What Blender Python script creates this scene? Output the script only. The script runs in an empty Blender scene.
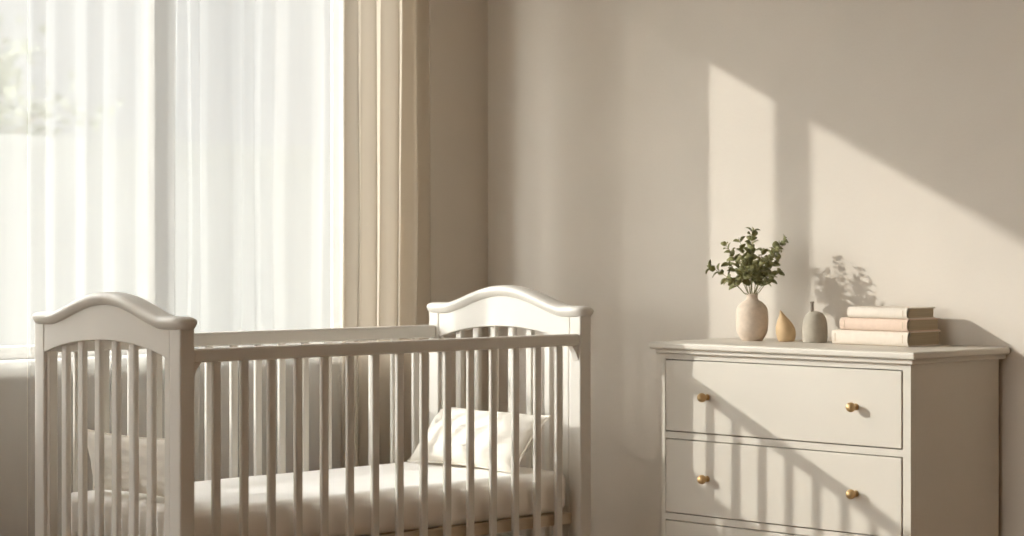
import bpy, bmesh, math, random
from mathutils import Vector, Matrix, noise

random.seed(7)
PI = math.pi
C = bpy.context.scene.collection
S = bpy.context.scene

# ------------------------------------------------------------------ materials
def lin(r, g, b):
    f = lambda c: ((c / 255) / 12.92) if c / 255 <= .04045 else (((c / 255) + .055) / 1.055) ** 2.4
    return (f(r), f(g), f(b), 1)

def mat(name, col, rough=.6, var=.04, scale=8, bump=0., bscale=60, metal=0., spec=.4, stretch=(1, 1, 1), sheen=0., detail=4):
    m = bpy.data.materials.new(name); m.use_nodes = True
    nt = m.node_tree; nt.nodes.clear(); N = nt.nodes.new; L = nt.links.new
    out = N('ShaderNodeOutputMaterial'); b = N('ShaderNodeBsdfPrincipled')
    tc = N('ShaderNodeTexCoord'); mp = N('ShaderNodeMapping'); mp.inputs['Scale'].default_value = stretch
    L(tc.outputs['Object'], mp.inputs['Vector'])
    n = N('ShaderNodeTexNoise'); n.inputs['Scale'].default_value = scale; n.inputs['Detail'].default_value = detail
    L(mp.outputs['Vector'], n.inputs['Vector'])
    cr = N('ShaderNodeValToRGB')
    cr.color_ramp.elements[0].position = .3; cr.color_ramp.elements[1].position = .7
    cr.color_ramp.elements[0].color = (col[0] * (1 - var), col[1] * (1 - var), col[2] * (1 - var), 1)
    cr.color_ramp.elements[1].color = (min(1, col[0] * (1 + var)), min(1, col[1] * (1 + var)), min(1, col[2] * (1 + var)), 1)
    L(n.outputs['Fac'], cr.inputs['Fac']); L(cr.outputs['Color'], b.inputs['Base Color'])
    b.inputs['Roughness'].default_value = rough; b.inputs['Metallic'].default_value = metal
    b.inputs['Specular IOR Level'].default_value = spec
    if sheen: b.inputs['Sheen Weight'].default_value = sheen
    if bump:
        n2 = N('ShaderNodeTexNoise'); n2.inputs['Scale'].default_value = bscale; n2.inputs['Detail'].default_value = 5
        L(mp.outputs['Vector'], n2.inputs['Vector'])
        bp = N('ShaderNodeBump'); bp.inputs['Strength'].default_value = bump; bp.inputs['Distance'].default_value = .004
        L(n2.outputs['Fac'], bp.inputs['Height']); L(bp.outputs['Normal'], b.inputs['Normal'])
    L(b.outputs['BSDF'], out.inputs['Surface'])
    return m

def cloth_mat(name, col, transp, transl, weave=900):
    """thin woven cloth: holes between threads, threads that both reflect and pass light"""
    m = bpy.data.materials.new(name); m.use_nodes = True
    nt = m.node_tree; nt.nodes.clear(); N = nt.nodes.new; L = nt.links.new
    out = N('ShaderNodeOutputMaterial')
    tc = N('ShaderNodeTexCoord'); n = N('ShaderNodeTexNoise'); n.inputs['Scale'].default_value = 30
    mp = N('ShaderNodeMapping'); mp.inputs['Scale'].default_value = (1, 1, .15)
    L(tc.outputs['Object'], mp.inputs['Vector']); L(mp.outputs['Vector'], n.inputs['Vector'])
    cr = N('ShaderNodeValToRGB')
    cr.color_ramp.elements[0].color = (col[0] * .96, col[1] * .96, col[2] * .96, 1)
    cr.color_ramp.elements[1].color = (min(1, col[0] * 1.03), min(1, col[1] * 1.03), min(1, col[2] * 1.03), 1)
    L(n.outputs['Fac'], cr.inputs['Fac'])
    d = N('ShaderNodeBsdfDiffuse'); t = N('ShaderNodeBsdfTranslucent'); tr = N('ShaderNodeBsdfTransparent')
    L(cr.outputs['Color'], d.inputs['Color']); L(cr.outputs['Color'], t.inputs['Color'])
    m1 = N('ShaderNodeMixShader'); m1.inputs[0].default_value = transl
    L(d.outputs[0], m1.inputs[1]); L(t.outputs[0], m1.inputs[2])
    m2 = N('ShaderNodeMixShader'); m2.inputs[0].default_value = transp
    L(m1.outputs[0], m2.inputs[1]); L(tr.outputs[0], m2.inputs[2]); L(m2.outputs[0], out.inputs['Surface'])
    return m

def glass_mat():
    m = bpy.data.materials.new('window glass'); m.use_nodes = True
    nt = m.node_tree; nt.nodes.clear(); N = nt.nodes.new; L = nt.links.new
    out = N('ShaderNodeOutputMaterial'); tr = N('ShaderNodeBsdfTransparent'); tr.inputs['Color'].default_value = (.96, .975, .97, 1)
    g = N('ShaderNodeBsdfGlossy'); g.inputs['Roughness'].default_value = .02
    mx = N('ShaderNodeMixShader'); mx.inputs[0].default_value = .06
    L(tr.outputs[0], mx.inputs[1]); L(g.outputs[0], mx.inputs[2]); L(mx.outputs[0], out.inputs['Surface'])
    return m

M = dict(
    wall=mat('warm plaster', (.66, .605, .535), .9, .025, 3, .12, 90, spec=.1),
    wall_dark=mat('warm brown plaster', (.30, .24, .18), .9, .03, 3, .12, 90, spec=.1),
    ceil=mat('ceiling paint', (.80, .77, .72), .9, .02, 3, spec=.1),
    floor=None,
    frame=mat('taupe painted window frame', (.16, .15, .135), .6, .03, 6, spec=.2),
    trim=mat('painted trim', (.80, .77, .71), .5, .02, 6),
    crib=mat('cream painted wood', (.645, .615, .565), .42, .02, 5, .05, 40, stretch=(1, 1, .2)),
    wood=mat('pale raw wood', (.60, .50, .38), .6, .10, 12, .05, 60, stretch=(.3, 1, 1)),
    dresser=mat('ivory painted wood', (.66, .615, .54), .45, .015, 4, .04, 50),
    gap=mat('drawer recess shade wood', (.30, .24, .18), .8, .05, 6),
    brass=mat('aged brass', (.60, .41, .20), .42, .08, 40, metal=.55, spec=.5),
    sheet=mat('white cotton sheet', (.92, .90, .87), .9, .015, 8, .25, 300, spec=.1, sheen=.1),
    pillow=mat('cream linen pillowcase', (.84, .80, .73), .9, .02, 10, .35, 350, spec=.1, sheen=.1),
    vase=mat('speckled bisque ceramic', (.66, .55, .45), .75, .06, 90, .1, 160, spec=.2),
    ochre=mat('ochre stoneware', (.60, .43, .25), .65, .10, 30, .08, 120, spec=.25),
    sage=mat('grey sage stoneware', (.43, .385, .315), .7, .08, 40, .08, 120, spec=.25),
    stem_dark=mat('dark glazed neck', (.23, .19, .15), .6, .08, 40),
    leaf=mat('eucalyptus leaf', (.24, .235, .10), .5, .30, 50, spec=.4),
    twig=mat('eucalyptus stem', (.24, .22, .11), .7, .15, 40),
    bk1=mat('cream book cloth', (.74, .66, .57), .8, .03, 60, .15, 400, spec=.1),
    bk2=mat('dusty peach book cloth', (.71, .56, .46), .8, .03, 60, .15, 400, spec=.1),
    bk3=mat('pale ivory book cloth', (.74, .67, .585), .8, .03, 60, .15, 400, spec=.1),
    paper=mat('shade darkened book pages', (.44, .36, .25), .9, .12, 30, .3, 40, stretch=(.2, .2, 30)),  # page colour darkened to carry the shade on the end facing away
    foil=mat('faded gilt stamping', (.58, .47, .35), .6, .05, 40),
    rod=mat('brushed rod', (.55, .42, .26), .4, .05, 40, metal=.7),
    sheer=cloth_mat('white voile', (.69, .69, .68), .48, .18),
    linen=cloth_mat('oat linen drape', (.55, .49, .41), .05, .31),
    glass=glass_mat(),
    lawn=mat('pale gravel garden', (.50, .50, .47), .9, .15, 2),
    fence=mat('cream garden wall render', (.74, .75, .74), .9, .04, 2),
    bark=mat('bark', (.22, .17, .12), .9, .2, 10),
    tree=mat('garden tree leaves', (.23, .24, .17), .6, .3, 3),
)

# plank floor
def floor_mat():
    m = bpy.data.materials.new('oak planks'); m.use_nodes = True
    nt = m.node_tree; b = nt.nodes['Principled BSDF']; N = nt.nodes.new; L = nt.links.new
    tc = N('ShaderNodeTexCoord'); br = N('ShaderNodeTexBrick')
    br.inputs['Scale'].default_value = 1; br.inputs['Brick Width'].default_value = 1.6; br.inputs['Row Height'].default_value = .16
    br.inputs['Mortar Size'].default_value = .003
    br.inputs['Color1'].default_value = (.48, .31, .18, 1); br.inputs['Color2'].default_value = (.54, .36, .21, 1)
    br.inputs['Mortar'].default_value = (.12, .08, .05, 1)
    L(tc.outputs['Object'], br.inputs['Vector'])
    n = N('ShaderNodeTexNoise'); n.inputs['Scale'].default_value = 6
    mp = N('ShaderNodeMapping'); mp.inputs['Scale'].default_value = (.6, 9, 1)
    L(tc.outputs['Object'], mp.inputs['Vector']); L(mp.outputs['Vector'], n.inputs['Vector'])
    mx = N('ShaderNodeMixRGB'); mx.blend_type = 'MULTIPLY'; mx.inputs[0].default_value = .5
    L(br.outputs['Color'], mx.inputs[1]); L(n.outputs['Color'], mx.inputs[2]); L(mx.outputs[0], b.inputs['Base Color'])
    b.inputs['Roughness'].default_value = .45
    return m
M['floor'] = floor_mat()

# ------------------------------------------------------------------ mesh helpers
def obj(name, bm, m, parent=None, smooth=True, bevel=0., angle=35, origin=None):
    if origin is not None:
        bmesh.ops.translate(bm, verts=bm.verts, vec=-Vector(origin))
    bmesh.ops.recalc_face_normals(bm, faces=bm.faces)
    me = bpy.data.meshes.new(name); bm.to_mesh(me); bm.free()
    o = bpy.data.objects.new(name, me); C.objects.link(o)
    me.materials.append(m)
    if origin is not None: o.location = origin
    if parent is not None: o.parent = parent
    if smooth:
        for p in me.polygons: p.use_smooth = True
    if bevel:
        b = o.modifiers.new('bevel', 'BEVEL'); b.width = bevel; b.segments = 3; b.limit_method = 'ANGLE'; b.angle_limit = math.radians(angle)
        b.harden_normals = True
    return o

def box(bm, x0, x1, y0, y1, z0, z1):
    v = [bm.verts.new(p) for p in ((x0, y0, z0), (x1, y0, z0), (x1, y1, z0), (x0, y1, z0), (x0, y0, z1), (x1, y0, z1), (x1, y1, z1), (x0, y1, z1))]
    for f in ((3, 2, 1, 0), (4, 5, 6, 7), (0, 1, 5, 4), (1, 2, 6, 5), (2, 3, 7, 6), (3, 0, 4, 7)):
        bm.faces.new([v[i] for i in f])

def B(*a):
    bm = bmesh.new(); box(bm, *a); return bm

def sweep(bm, pts, radii, n=12, cap=True, sx=1, sy=1):
    """tube along a poly-line, pts are Vectors"""
    rings = []
    up = Vector((0, 0, 1))
    for i, p in enumerate(pts):
        d = (pts[min(i + 1, len(pts) - 1)] - pts[max(i - 1, 0)]).normalized()
        a = d.cross(up)
        if a.length < .05: a = d.cross(Vector((0, 1, 0)))
        a.normalize(); b = d.cross(a).normalized()
        r = radii[i] if isinstance(radii, (list, tuple)) else radii
        rings.append([bm.verts.new(p + a * r * sx * math.cos(2 * PI * k / n) + b * r * sy * math.sin(2 * PI * k / n)) for k in range(n)])
    for i in range(len(rings) - 1):
        for k in range(n):
            bm.faces.new((rings[i][k], rings[i][(k + 1) % n], rings[i + 1][(k + 1) % n], rings[i + 1][k]))
    if cap:
        bm.faces.new(rings[0][::-1]); bm.faces.new(rings[-1])

def lathe(prof, n=48, sx=1., sy=1., lean=None):
    """prof: list of (r, z); open or closed with r=0 at the ends"""
    bm = bmesh.new(); rings = []
    for i, (r, z) in enumerate(prof):
        ox, oy = lean(z) if lean else (0, 0)
        if r < 1e-6: rings.append([bm.verts.new((ox, oy, z))])
        else: rings.append([bm.verts.new((ox + r * sx * math.cos(2 * PI * k / n), oy + r * sy * math.sin(2 * PI * k / n), z)) for k in range(n)])
    for a, b in zip(rings, rings[1:]):
        for k in range(n):
            k2 = (k + 1) % n
            if len(a) == 1 and len(b) == 1: continue
            if len(a) == 1: bm.faces.new((a[0], b[k2], b[k]))
            elif len(b) == 1: bm.faces.new((a[k], a[k2], b[0]))
            else: bm.faces.new((a[k], a[k2], b[k2], b[k]))
    return bm

def smooth_prof(pts, k=6):
    """catmull-rom through (r,z) points"""
    out = []
    P = [pts[0]] + list(pts) + [pts[-1]]
    for i in range(1, len(P) - 2):
        for j in range(k):
            t = j / k
            q = []
            for c in (0, 1):
                p0, p1, p2, p3 = P[i - 1][c], P[i][c], P[i + 1][c], P[i + 2][c]
                q.append(.5 * (2 * p1 + (p2 - p0) * t + (2 * p0 - 5 * p1 + 4 * p2 - p3) * t * t + (3 * p1 - p0 - 3 * p2 + p3) * t ** 3))
            out.append((max(0, q[0]), q[1]))
    out.append(pts[-1])
    return out

def tag(o, label=None, cat=None, group=None, kind=None):
    if label: o['label'] = label
    if cat: o['category'] = cat
    if group: o['group'] = group
    if kind: o['kind'] = kind
    return o

def empty(name, loc, label, cat, group=None):
    o = bpy.data.objects.new(name, None); C.objects.link(o); o.location = loc; o.empty_display_size = .1
    return tag(o, label, cat, group)

def struct(name, bm, m, parent=None, **k):
    o = obj(name, bm, m, parent, **k)
    if parent is None: o['kind'] = 'structure'
    return o

def rel(bm, root):
    """geometry written in room coordinates -> coordinates of its thing"""
    bmesh.ops.translate(bm, verts=bm.verts, vec=-Vector(root.location)); return bm

# ------------------------------------------------------------------ room shell
WT = .16
XW, YB, H = -9.0, -7.0, 2.75
U0, U1, ZS, ZT = -3.46, -.57, .776, 2.255       # window opening in the wall y = 0
bm = bmesh.new()
box(bm, XW - .2, U0, 0, WT, -.1, H + .1); box(bm, U1, .0, 0, WT, -.1, H + .1)
box(bm, U0, U1, 0, WT, -.1, ZS); box(bm, U0, U1, 0, WT, ZT, H + .1)
struct('wall_back', bm, M['wall'], smooth=False)
struct('wall_right', B(0, .16, YB - .2, WT, -.1, H + .1), M['wall'], smooth=False)
struct('wall_front', B(XW - .2, 0, YB - .2, YB, -.1, H + .1), M['wall_dark'], smooth=False)
# left wall: wide glazed opening added to bring in fill light
LY0, LY1, LZ0, LZ1 = -3.4, -.3, .12, 2.65
bm = bmesh.new()
box(bm, XW - .2, XW, LY1, 0, -.1, H + .1); box(bm, XW - .2, XW, YB, LY0, -.1, H + .1)
box(bm, XW - .2, XW, LY0, LY1, -.1, LZ0); box(bm, XW - .2, XW, LY0, LY1, LZ1, H + .1)
struct('wall_left', bm, M['wall'], smooth=False)
struct('floor', B(XW - .2, .16, YB - .2, WT, -.1, 0), M['floor'], smooth=False)
struct('ceiling', B(XW - .2, .16, YB - .2, WT, H, H + .1), M['ceil'], smooth=False)
# baseboards
struct('baseboard_right', B(-.016, 0, YB, -.016, 0, .11), M['trim'], smooth=False, bevel=.004)
struct('baseboard_back', B(XW, 0, -.016, 0, 0, .11), M['trim'], smooth=False, bevel=.004)

# window in the back wall
w1 = bpy.data.objects.new('window_1', None); C.objects.link(w1); w1['kind'] = 'structure'
bm = bmesh.new(); fy0, fy1, fw = .07, .13, .05
box(bm, U0, U0 + fw, fy0, fy1, ZS, ZT); box(bm, U1 - .02, U1, fy0, fy1, ZS, ZT)
obj('bottom_rail', B(U0 + fw, U1 - .02, fy0, fy1, ZS, ZS + .034), M['trim'], w1, smooth=False, bevel=.003); box(bm, U0 + fw, U1 - .02, fy0, fy1, ZT - .012, ZT)
box(bm, U1 - .012, U1, .004, fy0, ZS, ZT); box(bm, U0, U0 + .012, .004, fy0, ZS, ZT)
obj('window_frame', bm, M['frame'], w1, smooth=False, bevel=.004)
for c in (-1.302, -2.62):
    obj('mullion', B(c - .040, c + .040, fy0, fy1, ZS + .035, ZT - .012), M['frame'], w1, smooth=False, bevel=.004)
for a, b_ in ((U0 + fw, -2.66), (-2.58, -1.342), (-1.262, U1 - .02)):
    obj('pane', B(a, b_, .098, .102, ZS + .035, ZT - .012), M['glass'], w1, smooth=False)
obj('window_sill', B(U0 - .05, U1 + .05, -.055, .07, ZS - .052, ZS), M['trim'], w1, smooth=False, bevel=.008)

# unseen window added in the left wall as a source of fill
w2 = bpy.data.objects.new('fill_window', None); C.objects.link(w2); w2['kind'] = 'structure'
bm = bmesh.new(); X0, X1 = XW - .13, XW - .07
box(bm, X0, X1, LY0, LY0 + .05, LZ0, LZ1); box(bm, X0, X1, LY1 - .05, LY1, LZ0, LZ1)
box(bm, X0, X1, LY0, LY1, LZ0, LZ0 + .05); box(bm, X0, X1, LY0, LY1, LZ1 - .05, LZ1)
obj('window_frame', bm, M['trim'], w2, smooth=False, bevel=.004)
ys = [LY0 + .05 + (LY1 - LY0 - .1) * i / 4 for i in range(5)]
for yy in ys[1:-1]: obj('mullion', B(X0, X1, yy - .025, yy + .025, LZ0 + .05, LZ1 - .05), M['trim'], w2, smooth=False, bevel=.004)
for a, b_ in zip(ys, ys[1:]): obj('pane', B(XW - .102, XW - .098, a, b_, LZ0 + .05, LZ1 - .05), M['glass'], w2, smooth=False)

# ------------------------------------------------------------------ curtains
def curtain(x0, x1, z0, z1, y, amp, folds, seed, loop=.0, steps=14, nz=26, gather=.25):
    rnd = random.Random(seed)
    wl = [rnd.uniform(.45, 1.9) for _ in range(folds)]; tot = sum(wl)
    am = [rnd.uniform(.55, 1.15) for _ in range(folds + 1)]
    cols = []; x = x0
    for i, w in enumerate(wl):
        W_ = (x1 - x0) * w / tot
        for k in range(steps):
            t = k / steps
            a = amp * (am[i] * (1 - t) + am[i + 1] * t)
            cols.append((x + W_ * t, a * math.sin(2 * PI * t), loop * W_ * math.sin(4 * PI * t), i + t))
        x += W_
    cols.append((x1, 0, 0, folds))
    bm = bmesh.new(); g = []
    for j in range(nz + 1):
        s = j / nz; z = z1 + (z0 - z1) * s
        row = []
        for cx_, dy, lp, ph in cols:
            e = .55 + .45 * min(1, s * 1.6)
            hold = min(1, ph, folds - ph); wob = .012 * hold * noise.noise(Vector((ph * .7, s * 2.2, seed)))
            row.append(bm.verts.new((cx_ + lp * e + wob, y + dy * e + .008 * hold * noise.noise(Vector((ph * 1.3, s * 3, seed + 5))), z)))
        g.append(row)
    for j in range(nz):
        for i in range(len(cols) - 1):
            bm.faces.new((g[j][i], g[j][i + 1], g[j + 1][i + 1], g[j + 1][i]))
    return bm

RZ = 2.42
def hang(name, x0, x1, y, amp, folds, seed, m, loop, label, group=None, rings=8):
    root = empty(name, ((x0 + x1) / 2, y, RZ), label, 'curtain', group)
    obj('fabric', rel(curtain(x0, x1, .015, RZ - .035, y, amp, folds, seed, loop), root), m, root)
    for i in range(int(rings)):
        bm = bmesh.new()
        cx_ = x0 + (x1 - x0) * (i + .5) / rings
        ring = [Vector((cx_, y + .024 * math.cos(a), RZ + .024 * math.sin(a))) for a in [2 * PI * k / 20 for k in range(21)]]
        sweep(bm, ring, .0022, 6, cap=False)
        box(bm, cx_ - .002, cx_ + .002, y - .002, y + .002, RZ - .05, RZ - .024)
        obj('curtain_ring', rel(bm, root), M['rod'], root)
    return root
hang('sheer_curtain', -1.885, -.72, -.083, .0135, 12, 3, M['sheer'], .035,
     'white sheer voile curtain hanging in soft folds across the middle of the bright window', rings=10)
hang('sheer_curtain', -2.56, -1.886, -.083, .006, 4, 5, M['sheer'], .0,
     'flatter white sheer voile curtain at the far left with garden trees showing through', rings=6)
hang('linen_curtain', -.775, -.405, -.150, .030, 5, 11, M['linen'], .12,
     'oat beige linen curtain at the right end of the window beside the room corner', rings=6)
hang('linen_curtain', -3.60, -2.44, -.158, .034, 11, 12, M['linen'], .12,  # added out of view, keeps direct sun off the crib's left end
     'oat beige linen curtain added unseen at the far left end of the window to block sun from the crib', rings=8)
rod = empty('curtain_rod', (-2, -.12, RZ), 'slim brass double curtain rod above the window holding the sheer and linen curtains', 'curtain rod')
for ry in (-.083, -.150):
    bm = bmesh.new(); sweep(bm, [Vector((-3.75, ry, RZ)), Vector((-.28, ry, RZ))], .009, 16)
    obj('pole', rel(bm, rod), M['rod'], rod)
    for fx in (-3.765, -.265):
        bm = bmesh.new(); bmesh.ops.create_uvsphere(bm, u_segments=20, v_segments=12, radius=.019)
        bmesh.ops.translate(bm, verts=bm.verts, vec=(fx, ry, RZ)); obj('finial', rel(bm, rod), M['rod'], rod)
for fx in (-3.7, -.33):
    obj('bracket', rel(B(fx - .01, fx + .01, -.160, 0, RZ - .024, RZ - .009), rod), M['rod'], rod, smooth=False, bevel=.002)

# ------------------------------------------------------------------ crib
XL, XR, YF, YR = -2.10, -.65, -1.11, -.46
PW = .045
YC = (YF + YR) / 2
crib = empty('crib', ((XL + XR) / 2, YC, 0), 'cream painted wooden baby crib with arched slatted ends standing before the curtained window', 'crib')
def cob(name, bm, m=None, **k):
    k.setdefault('smooth', True)
    return obj(name, rel(bm, crib), m or M['crib'], crib, **k)

ZE0, ZPK = .918, .985                      # cap top at the posts / at the crown
def bell(t):                                # t 0..1 across the end: flat shoulders then an arch
    u = (t - .12) / .76
    if u <= 0 or u >= 1: return 0.
    return (math.sin(PI * u) ** 1.35)
def cap_top(t): return .929 + (ZPK - .929) * bell(t)
def board_top(t): return .905 + (.958 - .905) * bell(t)
def board_bot(t):
    u = abs(2 * t - 1)
    return .822 + .040 * (1 - u ** 2.2)

for side, xo in ((-1, XL), (1, XR - PW)):
    xa, xb = xo, xo + PW
    for yo in (YF, YR - PW):
        bm = B(xa, xb, yo, yo + PW, .0088 / 1.008, .906)
        cob('post', bm, smooth=False, bevel=.005)
    # arched board, set between the posts and slightly in from their outer face
    bm = bmesh.new(); n = 48; ia, ib = xo + .001, xo + PW - .001
    fr, bk = [], []
    ya, yb = YF + PW, YR - PW
    for j in range(n + 1):
        t = j / n; y = ya + (yb - ya) * t; tt = (y - YF) / (YR - YF)
        zt, zb = board_top(tt), board_bot(t)
        fr.append([bm.verts.new((ia, y, zt)), bm.verts.new((ia, y, zb))]); bk.append([bm.verts.new((ib, y, zt)), bm.verts.new((ib, y, zb))])
    for j in range(n):
        bm.faces.new((fr[j][0], fr[j + 1][0], fr[j + 1][1], fr[j][1])); bm.faces.new((bk[j][0], bk[j][1], bk[j + 1][1], bk[j + 1][0]))
        bm.faces.new((fr[j][0], bk[j][0], bk[j + 1][0], fr[j + 1][0])); bm.faces.new((fr[j][1], fr[j + 1][1], bk[j + 1][1], bk[j][1]))
    bm.faces.new((fr[0][0], fr[0][1], bk[0][1], bk[0][0])); bm.faces.new((fr[n][0], bk[n][0], bk[n][1], fr[n][1]))
    cob('arched_board', bm, smooth=False, bevel=.003)
    # moulded cap: rounded section swept along the arch, nosed ends
    bm = bmesh.new(); n = 60; rings = []
    hw = PW / 2 + .013
    for j in range(n + 1):
        t = j / n; yy = YF - .012 + (YR - YF + .024) * t
        tt = (yy - YF) / (YR - YF); zt = cap_top(tt)
        slope = (cap_top(tt + .01) - cap_top(tt - .01)) / (.02 * (YR - YF))
        e = min(j, n - j); sc = 1 if e > 2 else (.55, .82, .95)[e]
        sec = []
        hc = .034
        for a in range(20):
            an = 2 * PI * a / 20
            cx_, cz_ = math.cos(an), math.sin(an)
            pw = .62 if cz_ > 0 else .45
            px = math.copysign(abs(cx_) ** pw, cx_) * hw * sc
            pz = math.copysign(abs(cz_) ** .7, cz_) * hc / 2 * sc
            if cz_ < -.1: px *= .86
            sec.append(bm.verts.new((xo + PW / 2 + px, yy - slope * pz * .6, zt - hc / 2 + pz)))
        rings.append(sec)
    for r0, r1 in zip(rings, rings[1:]):
        for a in range(20): bm.faces.new((r0[a], r0[(a + 1) % 20], r1[(a + 1) % 20], r1[a]))
    bm.faces.new(rings[0][::-1]); bm.faces.new(rings[-1])
    cob('cap_rail', bm)
    # stiles and slats of the end
    for (y0, y1) in ((YF + PW, YF + PW + .012), (YR - PW - .012, YR - PW)):
        bm = B(xo + .010, xo + PW - .010, y0, y1, .20, .826); cob('stile', bm, smooth=False, bevel=.002)
    for k in range(7):
        y = -.578 - k * .0763 + (.0 if side < 0 else .0)
        zt = board_bot((y - ya) / (yb - ya)) + .006
        bm = B(xo + .014, xo + PW - .014, y - .0125, y + .0125, .235, zt)
        cob('end_slat', bm, smooth=False, bevel=.005)
    bm = B(xo + .008, xo + PW - .008, ya, yb, .18, .24); cob('end_bottom_rail', bm, smooth=False, bevel=.004)

xa, xb = XL + PW, XR - PW
for nm, y0, zt, zb in (('front', YF + .004, .849, .815), ('rear', YR - .034, .859, .820)):
    cob('side_rail', B(xa, xb, y0, y0 + .03, zb, zt), smooth=False, bevel=.006)
    cob('lower_rail', B(xa, xb, y0 + .003, y0 + .027, .20, .25), smooth=False, bevel=.004)
    for k in range(15):
        x = -1.978 + k * (1.978 - .767) / 14
        bm = bmesh.new(); yc = y0 + .015
        box(bm, x - .0120, x + .0120, yc - .007, yc + .007, .245, zb + .004)
        cob('side_slat', bm, smooth=False, bevel=.005)
# metal-looking little bolt caps + rail brackets at the right front post
for x_, s in ((xa, 1), (xb, -1)):
    bm = bmesh.new()
    v = [(x_, .770), (x_, .815), (x_ + s * .026, .815), (x_ + s * .010, .795)]
    lo = [bm.verts.new((a, YF + .008, b)) for a, b in v]; hi = [bm.verts.new((a, YF + .030, b)) for a, b in v]
    bm.faces.new(lo); bm.faces.new(hi[::-1])
    for i in range(4): bm.faces.new((lo[i], hi[i], hi[(i + 1) % 4], lo[(i + 1) % 4]))
    cob('rail_bracket', bm, smooth=False, bevel=.002)
# mattress support: raw wood side boards, cross slats
for y0 in (YF + .036, YR - .056):
    cob('bed_rail', B(xa, xb, y0, y0 + .02, .300, .332), M['wood'], smooth=False, bevel=.003)
for k in range(12):
    x = xa + .05 + k * (xb - xa - .1) / 11
    cob('bed_slat', B(x - .03, x + .03, YF + .056, YR - .056, .315, .330), M['wood'], smooth=False, bevel=.003)

# mattress: soft rounded slab with a tight sheet
def soft_box(x0, x1, y0, y1, z0, z1, r, nx=56, ny=28, nzv=6, wr=.0, seed=0):
    bm = bmesh.new(); box(bm, x0, x1, y0, y1, z0, z1)
    bmesh.ops.bevel(bm, geom=bm.edges[:], offset=r, segments=5, profile=.5, affect='EDGES')
    bmesh.ops.subdivide_edges(bm, edges=[e for e in bm.edges if e.calc_length() > .08], cuts=24, use_grid_fill=True)
    for v in bm.verts:
        p = v.co
        q = Vector((p.x * 3, p.y * 9, p.z * 6 + seed))
        v.co += Vector((0, 0, wr * noise.noise(q)))+ Vector((0, wr * .6 * noise.noise(Vector((p.x * 8, p.z * 7, seed))), 0))
    return bm
bm = soft_box(xa + .006, xb - .003, YF + .040, YR - .044, .333, .452, .028, wr=.005, seed=2)
o = obj('mattress', bm, M['sheet'], origin=(-1.375, YC, .333))
tag(o, 'white sheeted mattress lying inside the crib', 'mattress')
s = o.modifiers.new('s', 'SUBSURF'); s.levels = 1; s.render_levels = 1

def pillow(name, w, h, th, mtx, label, seed):
    bm = bmesh.new(); n = 28; top, bot = {}, {}
    for i in range(n + 1):
        for j in range(n + 1):
            u, v = 2 * i / n - 1, 2 * j / n - 1
            prof = ((1 - abs(u) ** 2.6) * (1 - abs(v) ** 2.6)) ** .55
            pin = 1 - .085 * (1 - abs(v) ** 2) * (abs(u) ** 3); pin2 = 1 - .10 * (1 - abs(u) ** 2) * (abs(v) ** 3)
            x, y = u * w / 2 * pin, v * h / 2 * pin2
            z = th / 2 * prof
            wr = .010 * noise.noise(Vector((u * 2.2, v * 2.2, seed))) * prof + .005 * noise.noise(Vector((u * 6, v * 5, seed + 3))) * prof
            edge = i in (0, n) or j in (0, n)
            a = bm.verts.new((x, y, z + wr)); top[i, j] = a
            bot[i, j] = a if edge else bm.verts.new((x, y, -z * .8 + wr))
    for i in range(n):
        for j in range(n):
            bm.faces.new((top[i, j], top[i + 1, j], top[i + 1, j + 1], top[i, j + 1]))
            q = (bot[i, j], bot[i, j + 1], bot[i + 1, j + 1], bot[i + 1, j])
            try: bm.faces.new(q)
            except ValueError: pass
    o = obj(name, bm, M['pillow']); o.matrix_world = mtx
    s = o.modifiers.new('s', 'SUBSURF'); s.levels = 1; s.render_levels = 1
    # piped seam round the edge
    bm = bmesh.new(); pts = []
    def E(u, v):
        return Vector((u * w / 2 * (1 - .085 * (1 - abs(v) ** 2) * (abs(u) ** 3)), v * h / 2 * (1 - .10 * (1 - abs(u) ** 2) * (abs(v) ** 3)), 0))
    K = 20
    for k in range(K): pts.append(E(-1 + 2 * k / K, -1))
    for k in range(K): pts.append(E(1, -1 + 2 * k / K))
    for k in range(K): pts.append(E(1 - 2 * k / K, 1))
    for k in range(K + 1): pts.append(E(-1, 1 - 2 * k / K))
    sweep(bm, pts, .0022, 8, cap=False)
    obj('piping', bm, M['pillow'], o)
    return tag(o, label, 'pillow')
# local x -> room -Y (width), local y -> up the lean, local z -> faces -X
def lean_mtx(cx_, cy_, cz_, tilt, face, yaw=0, roll=0):
    # face -1: looks to -X ; leaning back toward +X at the top
    up = Vector((-face * math.sin(tilt), 0, math.cos(tilt)))
    zz = Vector((face * math.cos(tilt), 0, math.sin(tilt)))
    xx = up.cross(zz)
    m = Matrix((xx, up, zz)).transposed().to_4x4()
    return Matrix.Translation((cx_, cy_, cz_)) @ Matrix.Rotation(yaw, 4, 'Z') @ m @ Matrix.Rotation(roll, 4, 'Z')
pillow('pillow', .50, .205, .11, lean_mtx(-.805, -.795, .534, math.radians(40), -1, math.radians(-4), 0), 'cream linen pillow leaning against the right end of the crib, seen through the front slats', 1.3)
pillow('pillow', .44, .165, .085, lean_mtx(-1.990, -.765, .538, math.radians(12), 1, 0, 0), 'shaded cream pillow propped behind the left end slats of the crib', 8.1)

# the crib and its bedding: final size and standing place
K = 1.008
for o in [q for q in C.objects if q.parent is None and q.name.split('.')[0] in ('crib', 'mattress', 'pillow')]:
    p = o.matrix_basis.translation.copy()
    o.matrix_basis = Matrix.Translation((K * p.x + .0422, K * p.y + .0440, K * p.z - .0088)) @ Matrix.Scale(K, 4) @ o.matrix_basis.to_3x3().to_4x4()

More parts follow.
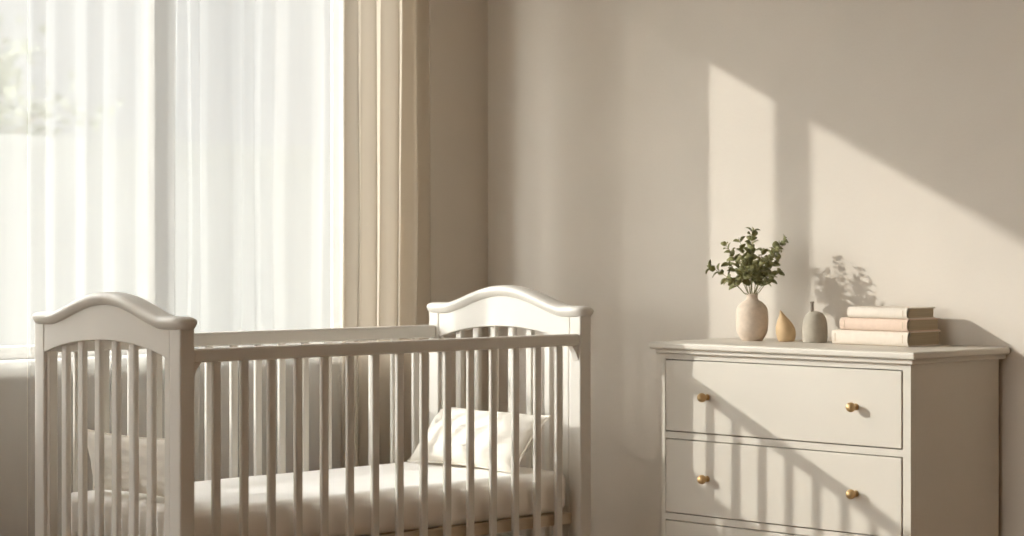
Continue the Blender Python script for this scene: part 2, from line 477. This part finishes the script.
# ------------------------------------------------------------------ dresser
DX, DW0, DW1, DZ = -.460, -1.158, -2.100, .821
dr = empty('dresser', (-.23, -1.63, 0), 'ivory painted chest of drawers with round brass knobs standing against the sunlit wall', 'dresser')
def dob(name, bm, m=None, parent=None, **k):
    k.setdefault('smooth', False)
    return obj(name, rel(bm, dr), m or M['dresser'], parent or dr, **k)
bx, by0, by1, bz = -.435, -2.071, -1.192, .795     # body front x, right y, left y, top z
dob('tabletop', B(DX, -.004, DW1, DW0, .801, DZ), bevel=.0065)
bm = bmesh.new(); box(bm, DX + .012, -.004, DW1 + .014, DW0 - .017, .788, .802); dob('cornice', bm, bevel=.004)
# carcass: side panels, back, face frame around three drawer openings
dl, drr = -1.205, -2.046
bm = bmesh.new()
box(bm, bx + .020, -.018, by0, by0 + .020, .06, .79)
dob('side_panel', bm, bevel=.002)
bm = bmesh.new(); box(bm, bx + .020, -.018, by1 - .020, by1, .06, .79); dob('side_panel', bm, bevel=.002)
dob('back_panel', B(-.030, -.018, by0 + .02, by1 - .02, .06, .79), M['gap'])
rows = [(.772, .560), (.541, .322), (.303, .090)]
bm = bmesh.new()
box(bm, bx, bx + .020, by0, drr, .0, .788); box(bm, bx, bx + .020, dl, by1, .0, .788)
box(bm, bx, bx + .020, drr, dl, .772, .788); box(bm, bx, bx + .020, drr, dl, .541, .560)
box(bm, bx, bx + .020, drr, dl, .303, .322); box(bm, bx, bx + .020, drr, dl, .05, .090)
dob('face_frame', bm)
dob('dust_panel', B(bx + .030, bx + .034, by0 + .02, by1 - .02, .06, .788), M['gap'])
def front_knob(root, y, z):
    # round brass knob on a slim neck, axis along -X
    prof = smooth_prof([(.0, 0), (.0085, .0), (.0080, .003), (.0048, .006), (.0050, .011), (.0105, .016), (.0136, .0245), (.0110, .0325), (.0055, .0368), (.0, .038)], 4)
    bm = lathe(prof, 28)
    bmesh.ops.rotate(bm, verts=bm.verts, matrix=Matrix.Rotation(-PI / 2, 3, 'Y'))
    bmesh.ops.translate(bm, verts=bm.verts, vec=(bx - .003, y, z))
    return obj('knob', rel(bm, dr), M['brass'], root)
for (zt, zb) in rows:
    g = .0028
    d = dob('drawer', B(bx - .003, bx + .018, drr + g, dl - g, zb + g, zt - g), bevel=.0025)
    for y in (-1.368, -1.895): front_knob(d, y, (zt + zb) / 2 + .001)
for y in (by0, by1 - .045):
    dob('foot', B(-.065, -.018, y, y + .045, 0, .062), bevel=.003)

# ------------------------------------------------------------------ ornaments on the dresser
ZT0 = DZ + .0005
def orn(name, bm, m, x, y, label, cat):
    o = obj(name, bm, m); o.location = (x, y, ZT0); return tag(o, label, cat)
vp = smooth_prof([(.0, 0), (.026, 0), (.031, .002), (.0435, .022), (.0475, .045), (.0475, .078), (.0430, .100), (.030, .114), (.0185, .121), (.0165, .130), (.0175, .1375), (.0155, .1385), (.0140, .132), (.0145, .120), (.026, .108), (.038, .09), (.041, .05), (.03, .012), (.0, .008)], 5)
VX, VY = -.190, -1.330
orn('vase', lathe(vp), M['vase'], VX, VY, 'round-bodied beige ceramic vase with a short neck holding eucalyptus', 'vase')
pp = smooth_prof([(.0, 0), (.018, 0), (.0245, .004), (.0290, .020), (.0285, .038), (.0215, .056), (.0115, .072), (.0050, .083), (.0022, .090), (.0, .0915)], 5)
pr = orn('pear_ornament', lathe(pp, 40, lean=lambda z: (-.10 * z * (z / .09), .16 * z * (z / .09))), M['ochre'], -.163, -1.437,
         'small ochre teardrop pear ornament between the vase and the grey bottle', 'ornament')
bp = smooth_prof([(.0, 0), (.030, 0), (.0345, .003), (.0365, .016), (.0360, .046), (.0325, .068), (.0235, .083), (.010, .0895), (.0, .091)], 5)
bt = empty('bottle_ornament', (-.153, -1.535, ZT0), 'squat grey sage bottle ornament with a thin dark neck beside the books', 'ornament')
obj('body', lathe(bp, 44), M['sage'], bt)
sp = smooth_prof([(.0050, .080), (.0048, .095), (.0046, .112), (.0058, .1165), (.0050, .118), (.0030, .117), (.0030, .100), (.0, .098)], 4)
bm = lathe(sp, 20); bmesh.ops.translate(bm, verts=bm.verts, vec=(-.006, .006, 0)); obj('neck', bm, M['stem_dark'], bt)

# eucalyptus: stems rise from inside the vase; a = to the right as the room is seen from the crib side, d = depth
RT = Vector((.714, -.700, 0)); DP = Vector((.700, .714, 0))
eu = empty('eucalyptus_bunch', (VX, VY, ZT0), 'bunch of green eucalyptus sprigs with round leaves standing in the beige vase', 'plant')
tips = [((-.003, -.03, .322), 1), ((-.030, .05, .292), 1), ((-.082, -.05, .282), 1), ((-.118, .03, .215), 1), ((-.060, .07, .225), 1),
        ((.040, .07, .262), 1), ((.064, -.055, .270), 1), ((.095, .02, .295), 1), ((.078, .06, .238), 1), ((.072, -.05, .200), 1),
        ((-.075, -.06, .178), 1), ((.020, -.08, .235), 1), ((.038, -.06, .178), 1), ((-.03, -.08, .235), 1), ((.0, .08, .27), 1)]
rnd = random.Random(21)
def leafmesh(bm, base, dirv, nrm, L, Wd):
    dirv = dirv.normalized(); side = dirv.cross(nrm).normalized(); nrm = side.cross(dirv).normalized()
    n = 9; rows_ = []
    for layer in (0, 1):
        off = nrm * (-.0005 if layer else .0)
        rr = []
        for i in range(n):
            t = i / (n - 1)
            w = Wd * (math.sin(PI * t ** .85) ** .65) * .5 + 1e-5
            c = base + dirv * (L * t) + nrm * (.12 * L * math.sin(PI * t)) + off
            rr.append([bm.verts.new(c - side * w + nrm * w * .28), bm.verts.new(c), bm.verts.new(c + side * w + nrm * w * .28)])
        rows_.append(rr)
    for li, rr in enumerate(rows_):
        for a, b in zip(rr, rr[1:]):
            for k in (0, 1):
                f = (a[k], a[k + 1], b[k + 1], b[k]); bm.faces.new(f if li == 0 else f[::-1])
    a, b = rows_
    for i in range(n - 1):
        bm.faces.new((a[i][0], a[i + 1][0], b[i + 1][0], b[i][0])); bm.faces.new((a[i][2], b[i][2], b[i + 1][2], a[i + 1][2]))
for (a, d, z), _ in tips:
    tip = RT * a + DP * d + Vector((0, 0, z)); base = Vector((rnd.uniform(-.006, .006), rnd.uniform(-.006, .006), .10))
    mid = Vector((base.x + (tip.x - base.x) * .30, base.y + (tip.y - base.y) * .30, base.z + (tip.z - base.z) * .55 + .012))
    P = []
    for k in range(15):
        t = k / 14; P.append(base * (1 - t) ** 2 + mid * 2 * t * (1 - t) + tip * t * t)
    # pass through the neck
    for k, p in enumerate(P):
        if p.z < .140:
            r = Vector((p.x, p.y, 0))
            if r.length > .009: p.x *= .009 / r.length; p.y *= .009 / r.length
    sb = bmesh.new(); sweep(sb, P, [.0016 - .0010 * k / 14 for k in range(15)], 7)
    lf = bmesh.new(); ang = rnd.uniform(0, PI)
    Ltot = (tip - base).length; acc = 0
    for k in range(5, 15):
        if P[k].z < .155: continue
        acc += (P[k] - P[k - 1]).length
        if acc < .0125 and k < 14: continue
        acc = 0
        ax = (P[k] - P[k - 1]).normalized(); s1 = ax.cross(Vector((.3, .2, 1))).normalized()
        ang += PI / 2 + rnd.uniform(-.4, .4)
        t = k / 14; sz = (.035 - .012 * t ** 2) * rnd.uniform(.8, 1.15)
        for q in (0, PI):
            o_ = Matrix.Rotation(ang + q, 3, ax) @ s1
            dv = (o_ * 1.0 + ax * rnd.uniform(.25, .8)).normalized()
            nr = (ax * 1.0 - o_ * .3 + Vector((rnd.uniform(-.7, .7), rnd.uniform(-.7, .7), rnd.uniform(-.2, .5)))).normalized()
            leafmesh(lf, P[k] + o_ * .001, dv, nr, sz, sz * rnd.uniform(.62, .85))
    ax = (P[-1] - P[-2]).normalized()
    leafmesh(lf, P[-1], ax, Vector((rnd.uniform(-1, 1), rnd.uniform(-1, 1), .4)), .016, .010)
    st = obj('stem', sb, M['twig'], eu); obj('leaves', lf, M['leaf'], st)

# books: long spines face the left of the room (-X)
def book(x, y, z, L, W_, T, m, label, yaw, mark):
    """x,y = near right corner of the spine edge; spine faces -X, length runs to +Y"""
    root = empty('book', (x + W_ / 2, y + L / 2, z), label, 'book', 'books stacked on the dresser')
    root.rotation_euler.z = yaw
    ct = .0028; hx, hy = W_ / 2, L / 2
    # cover: two boards joined by a rounded spine, one mesh
    bm = bmesh.new(); prof = []
    nn = 12
    for k in range(nn + 1):
        a = PI / 2 + PI * k / nn
        prof.append((-hx + .006 + .010 * math.cos(a) * 1.0, T / 2 + T / 2 * math.sin(a)))
    outer = [(hx, T)] + [(-hx + .016, T), (-hx + .012, T - .0012), (-hx + .008, T)] + prof[1:-1] + [(-hx + .008, 0), (-hx + .012, .0012), (-hx + .016, 0)] + [(hx, 0)]
    inner = []
    for k in range(nn + 1):
        a = PI * 1.5 - PI * k / nn
        inner.append((-hx + .008 + .008 * math.cos(a), T / 2 + (T / 2 - ct) * math.sin(a)))
    inner = [(hx, ct)] + inner + [(hx, T - ct)]
    loop = outer + inner
    lo = [bm.verts.new((p[0], -hy, p[1])) for p in loop]; hi = [bm.verts.new((p[0], hy, p[1])) for p in loop]
    nL = len(loop)
    for i in range(nL): bm.faces.new((lo[i], lo[(i + 1) % nL], hi[(i + 1) % nL], hi[i]))
    f1 = bm.faces.new(lo[::-1]); f2 = bm.faces.new(hi)
    bmesh.ops.triangulate(bm, faces=[f1, f2])
    obj('cover', bm, m, root, smooth=False, bevel=.0)
    # page block
    obj('pages', B(-hx + .005, hx - .004, -hy + .004, hy - .004, ct, T - ct), M['paper'], root, smooth=False)
    # faded stamping on the spine: thin bands
    if mark:
        for yy, ww in mark: obj('spine_band', B(-hx - .0046, -hx - .0035, yy * hy - ww, yy * hy + ww, T * .22, T * .78), M['foil'], root, smooth=False)
    return root
BX, BY = -.200, -1.895
book(BX, BY, ZT0, .262, .158, .041, M['bk1'], 'cream clothbound book at the bottom of the stack on the dresser', 0, ((-.88, .0012), (.9, .0012)))
book(BX + .001, BY + .002, ZT0 + .0412, .232, .155, .035, M['bk2'], 'dusty peach clothbound book in the middle of the stack on the dresser', 0, ((-.88, .0012), (.86, .0012)))
book(BX + .002, BY + .004, ZT0 + .0764, .203, .135, .031, M['bk3'], 'pale ivory book on top of the stack on the dresser', 0, ((-.88, .0010),))

# ------------------------------------------------------------------ outside
tag(obj('garden_ground', B(-30, 30, .4, 40, -.4, -.25), M['lawn'], smooth=False), kind='structure')
bm = bmesh.new(); box(bm, -12, 14, 6, 6.2, -.25, 1.70); box(bm, -12, 14, 5.95, 6.25, 1.70, 1.77)
tag(obj('garden_wall', bm, M['fence'], smooth=False), kind='structure')
def tree(x, y, h, r, seed, label):
    t = empty('garden_tree', (x, y, -.25), label, 'tree', 'trees beyond the garden wall')
    rn = random.Random(seed); bm = bmesh.new()
    sweep(bm, [Vector((0, 0, 0)), Vector((.04, .02, h * .35)), Vector((-.03, .05, h * .75))], [.11, .085, .03], 10)
    for k in range(7):
        a = rn.uniform(0, 2 * PI); z = h * rn.uniform(.4, .65)
        sweep(bm, [Vector((0, 0, z)), Vector((math.cos(a) * r * .4, math.sin(a) * r * .4, z + h * .12)), Vector((math.cos(a) * r * .75, math.sin(a) * r * .75, z + h * .2))], [.035, .02, .008], 7)
    obj('trunk', bm, M['bark'], t)
    bm = bmesh.new()
    clumps = [Vector((rn.gauss(0, r * .42), rn.gauss(0, r * .42), h * .72 + rn.gauss(0, r * .38))) for _ in range(46)]
    for c in clumps:
        for _ in range(42):
            p = c + Vector((rn.gauss(0, .15), rn.gauss(0, .15), rn.gauss(0, .13)))
            dv = Vector((rn.gauss(0, 1), rn.gauss(0, 1), rn.gauss(0, .6))); nr = Vector((rn.gauss(0, 1), rn.gauss(0, 1), rn.gauss(0, 1)))
            dv.normalize(); s_ = dv.cross(nr).normalized() * .028; L = .09
            v = [bm.verts.new(p), bm.verts.new(p + dv * L * .5 + s_), bm.verts.new(p + dv * L), bm.verts.new(p + dv * L * .5 - s_)]
            bm.faces.new(v)
    obj('foliage', bm, M['tree'], t)
tree(3.0, 8.6, 2.95, .80, 4, 'leafy garden tree beyond the wall, at the left edge of the window')
tree(1.3, 9.6, 3.2, .9, 9, 'leafy garden tree beyond the wall, further left')

# ------------------------------------------------------------------ light
SKY_LO, SKY_HI = .94, 18.3
w = bpy.data.worlds.new('sky'); S.world = w; w.use_nodes = True
bg = w.node_tree.nodes['Background']
NW, LW = w.node_tree.nodes.new, w.node_tree.links.new
# sky glow strengthened round the sun for fill through the left window
tcw = NW('ShaderNodeTexCoord'); dt = NW('ShaderNodeVectorMath'); dt.operation = 'DOT_PRODUCT'
sd = Vector((-1, 1.1, .55)).normalized(); dt.inputs[1].default_value = sd
LW(tcw.outputs['Generated'], dt.inputs[0])
rw = NW('ShaderNodeMapRange'); rw.inputs['From Min'].default_value = .40; rw.inputs['From Max'].default_value = .90
rw.inputs['To Min'].default_value = SKY_LO; rw.inputs['To Max'].default_value = SKY_HI; rw.interpolation_type = 'SMOOTHSTEP'
LW(dt.outputs['Value'], rw.inputs['Value']); LW(rw.outputs['Result'], bg.inputs['Strength'])
bg.inputs['Color'].default_value = (1.0, .98, .955, 1)
sun = bpy.data.lights.new('sun', 'SUN'); sun.energy = 6.1; sun.angle = math.radians(.85); sun.color = (1, .955, .89)
so = bpy.data.objects.new('sun', sun); C.objects.link(so)
so.rotation_euler = Vector((1, -1.1, -.55)).to_track_quat('-Z', 'Y').to_euler()

# ------------------------------------------------------------------ camera
cam = bpy.data.cameras.new('camera'); co = bpy.data.objects.new('camera', cam); C.objects.link(co)
th = .7957
co.location = (-5.2715, -5.4999, 1.1)
co.rotation_euler = (PI / 2, 0, th - PI / 2)
cam.sensor_width = 36; cam.lens = 2204.15 * 36 / 1024
cam.shift_y = -(268 - 246.6) / 1024
cam.clip_start = .05; cam.clip_end = 200
cam.dof.use_dof = True; cam.dof.focus_distance = 6.0; cam.dof.aperture_fstop = 3.2
S.camera = co

S.view_settings.view_transform = 'Standard'; S.view_settings.look = 'None'
S.view_settings.exposure = 0; S.view_settings.gamma = 1; S.view_settings.use_curve_mapping = False
S.cycles.use_denoising = True
S.cycles.max_bounces = 16; S.cycles.diffuse_bounces = 10; S.cycles.transparent_max_bounces = 32
S.cycles.sample_clamp_indirect = 8
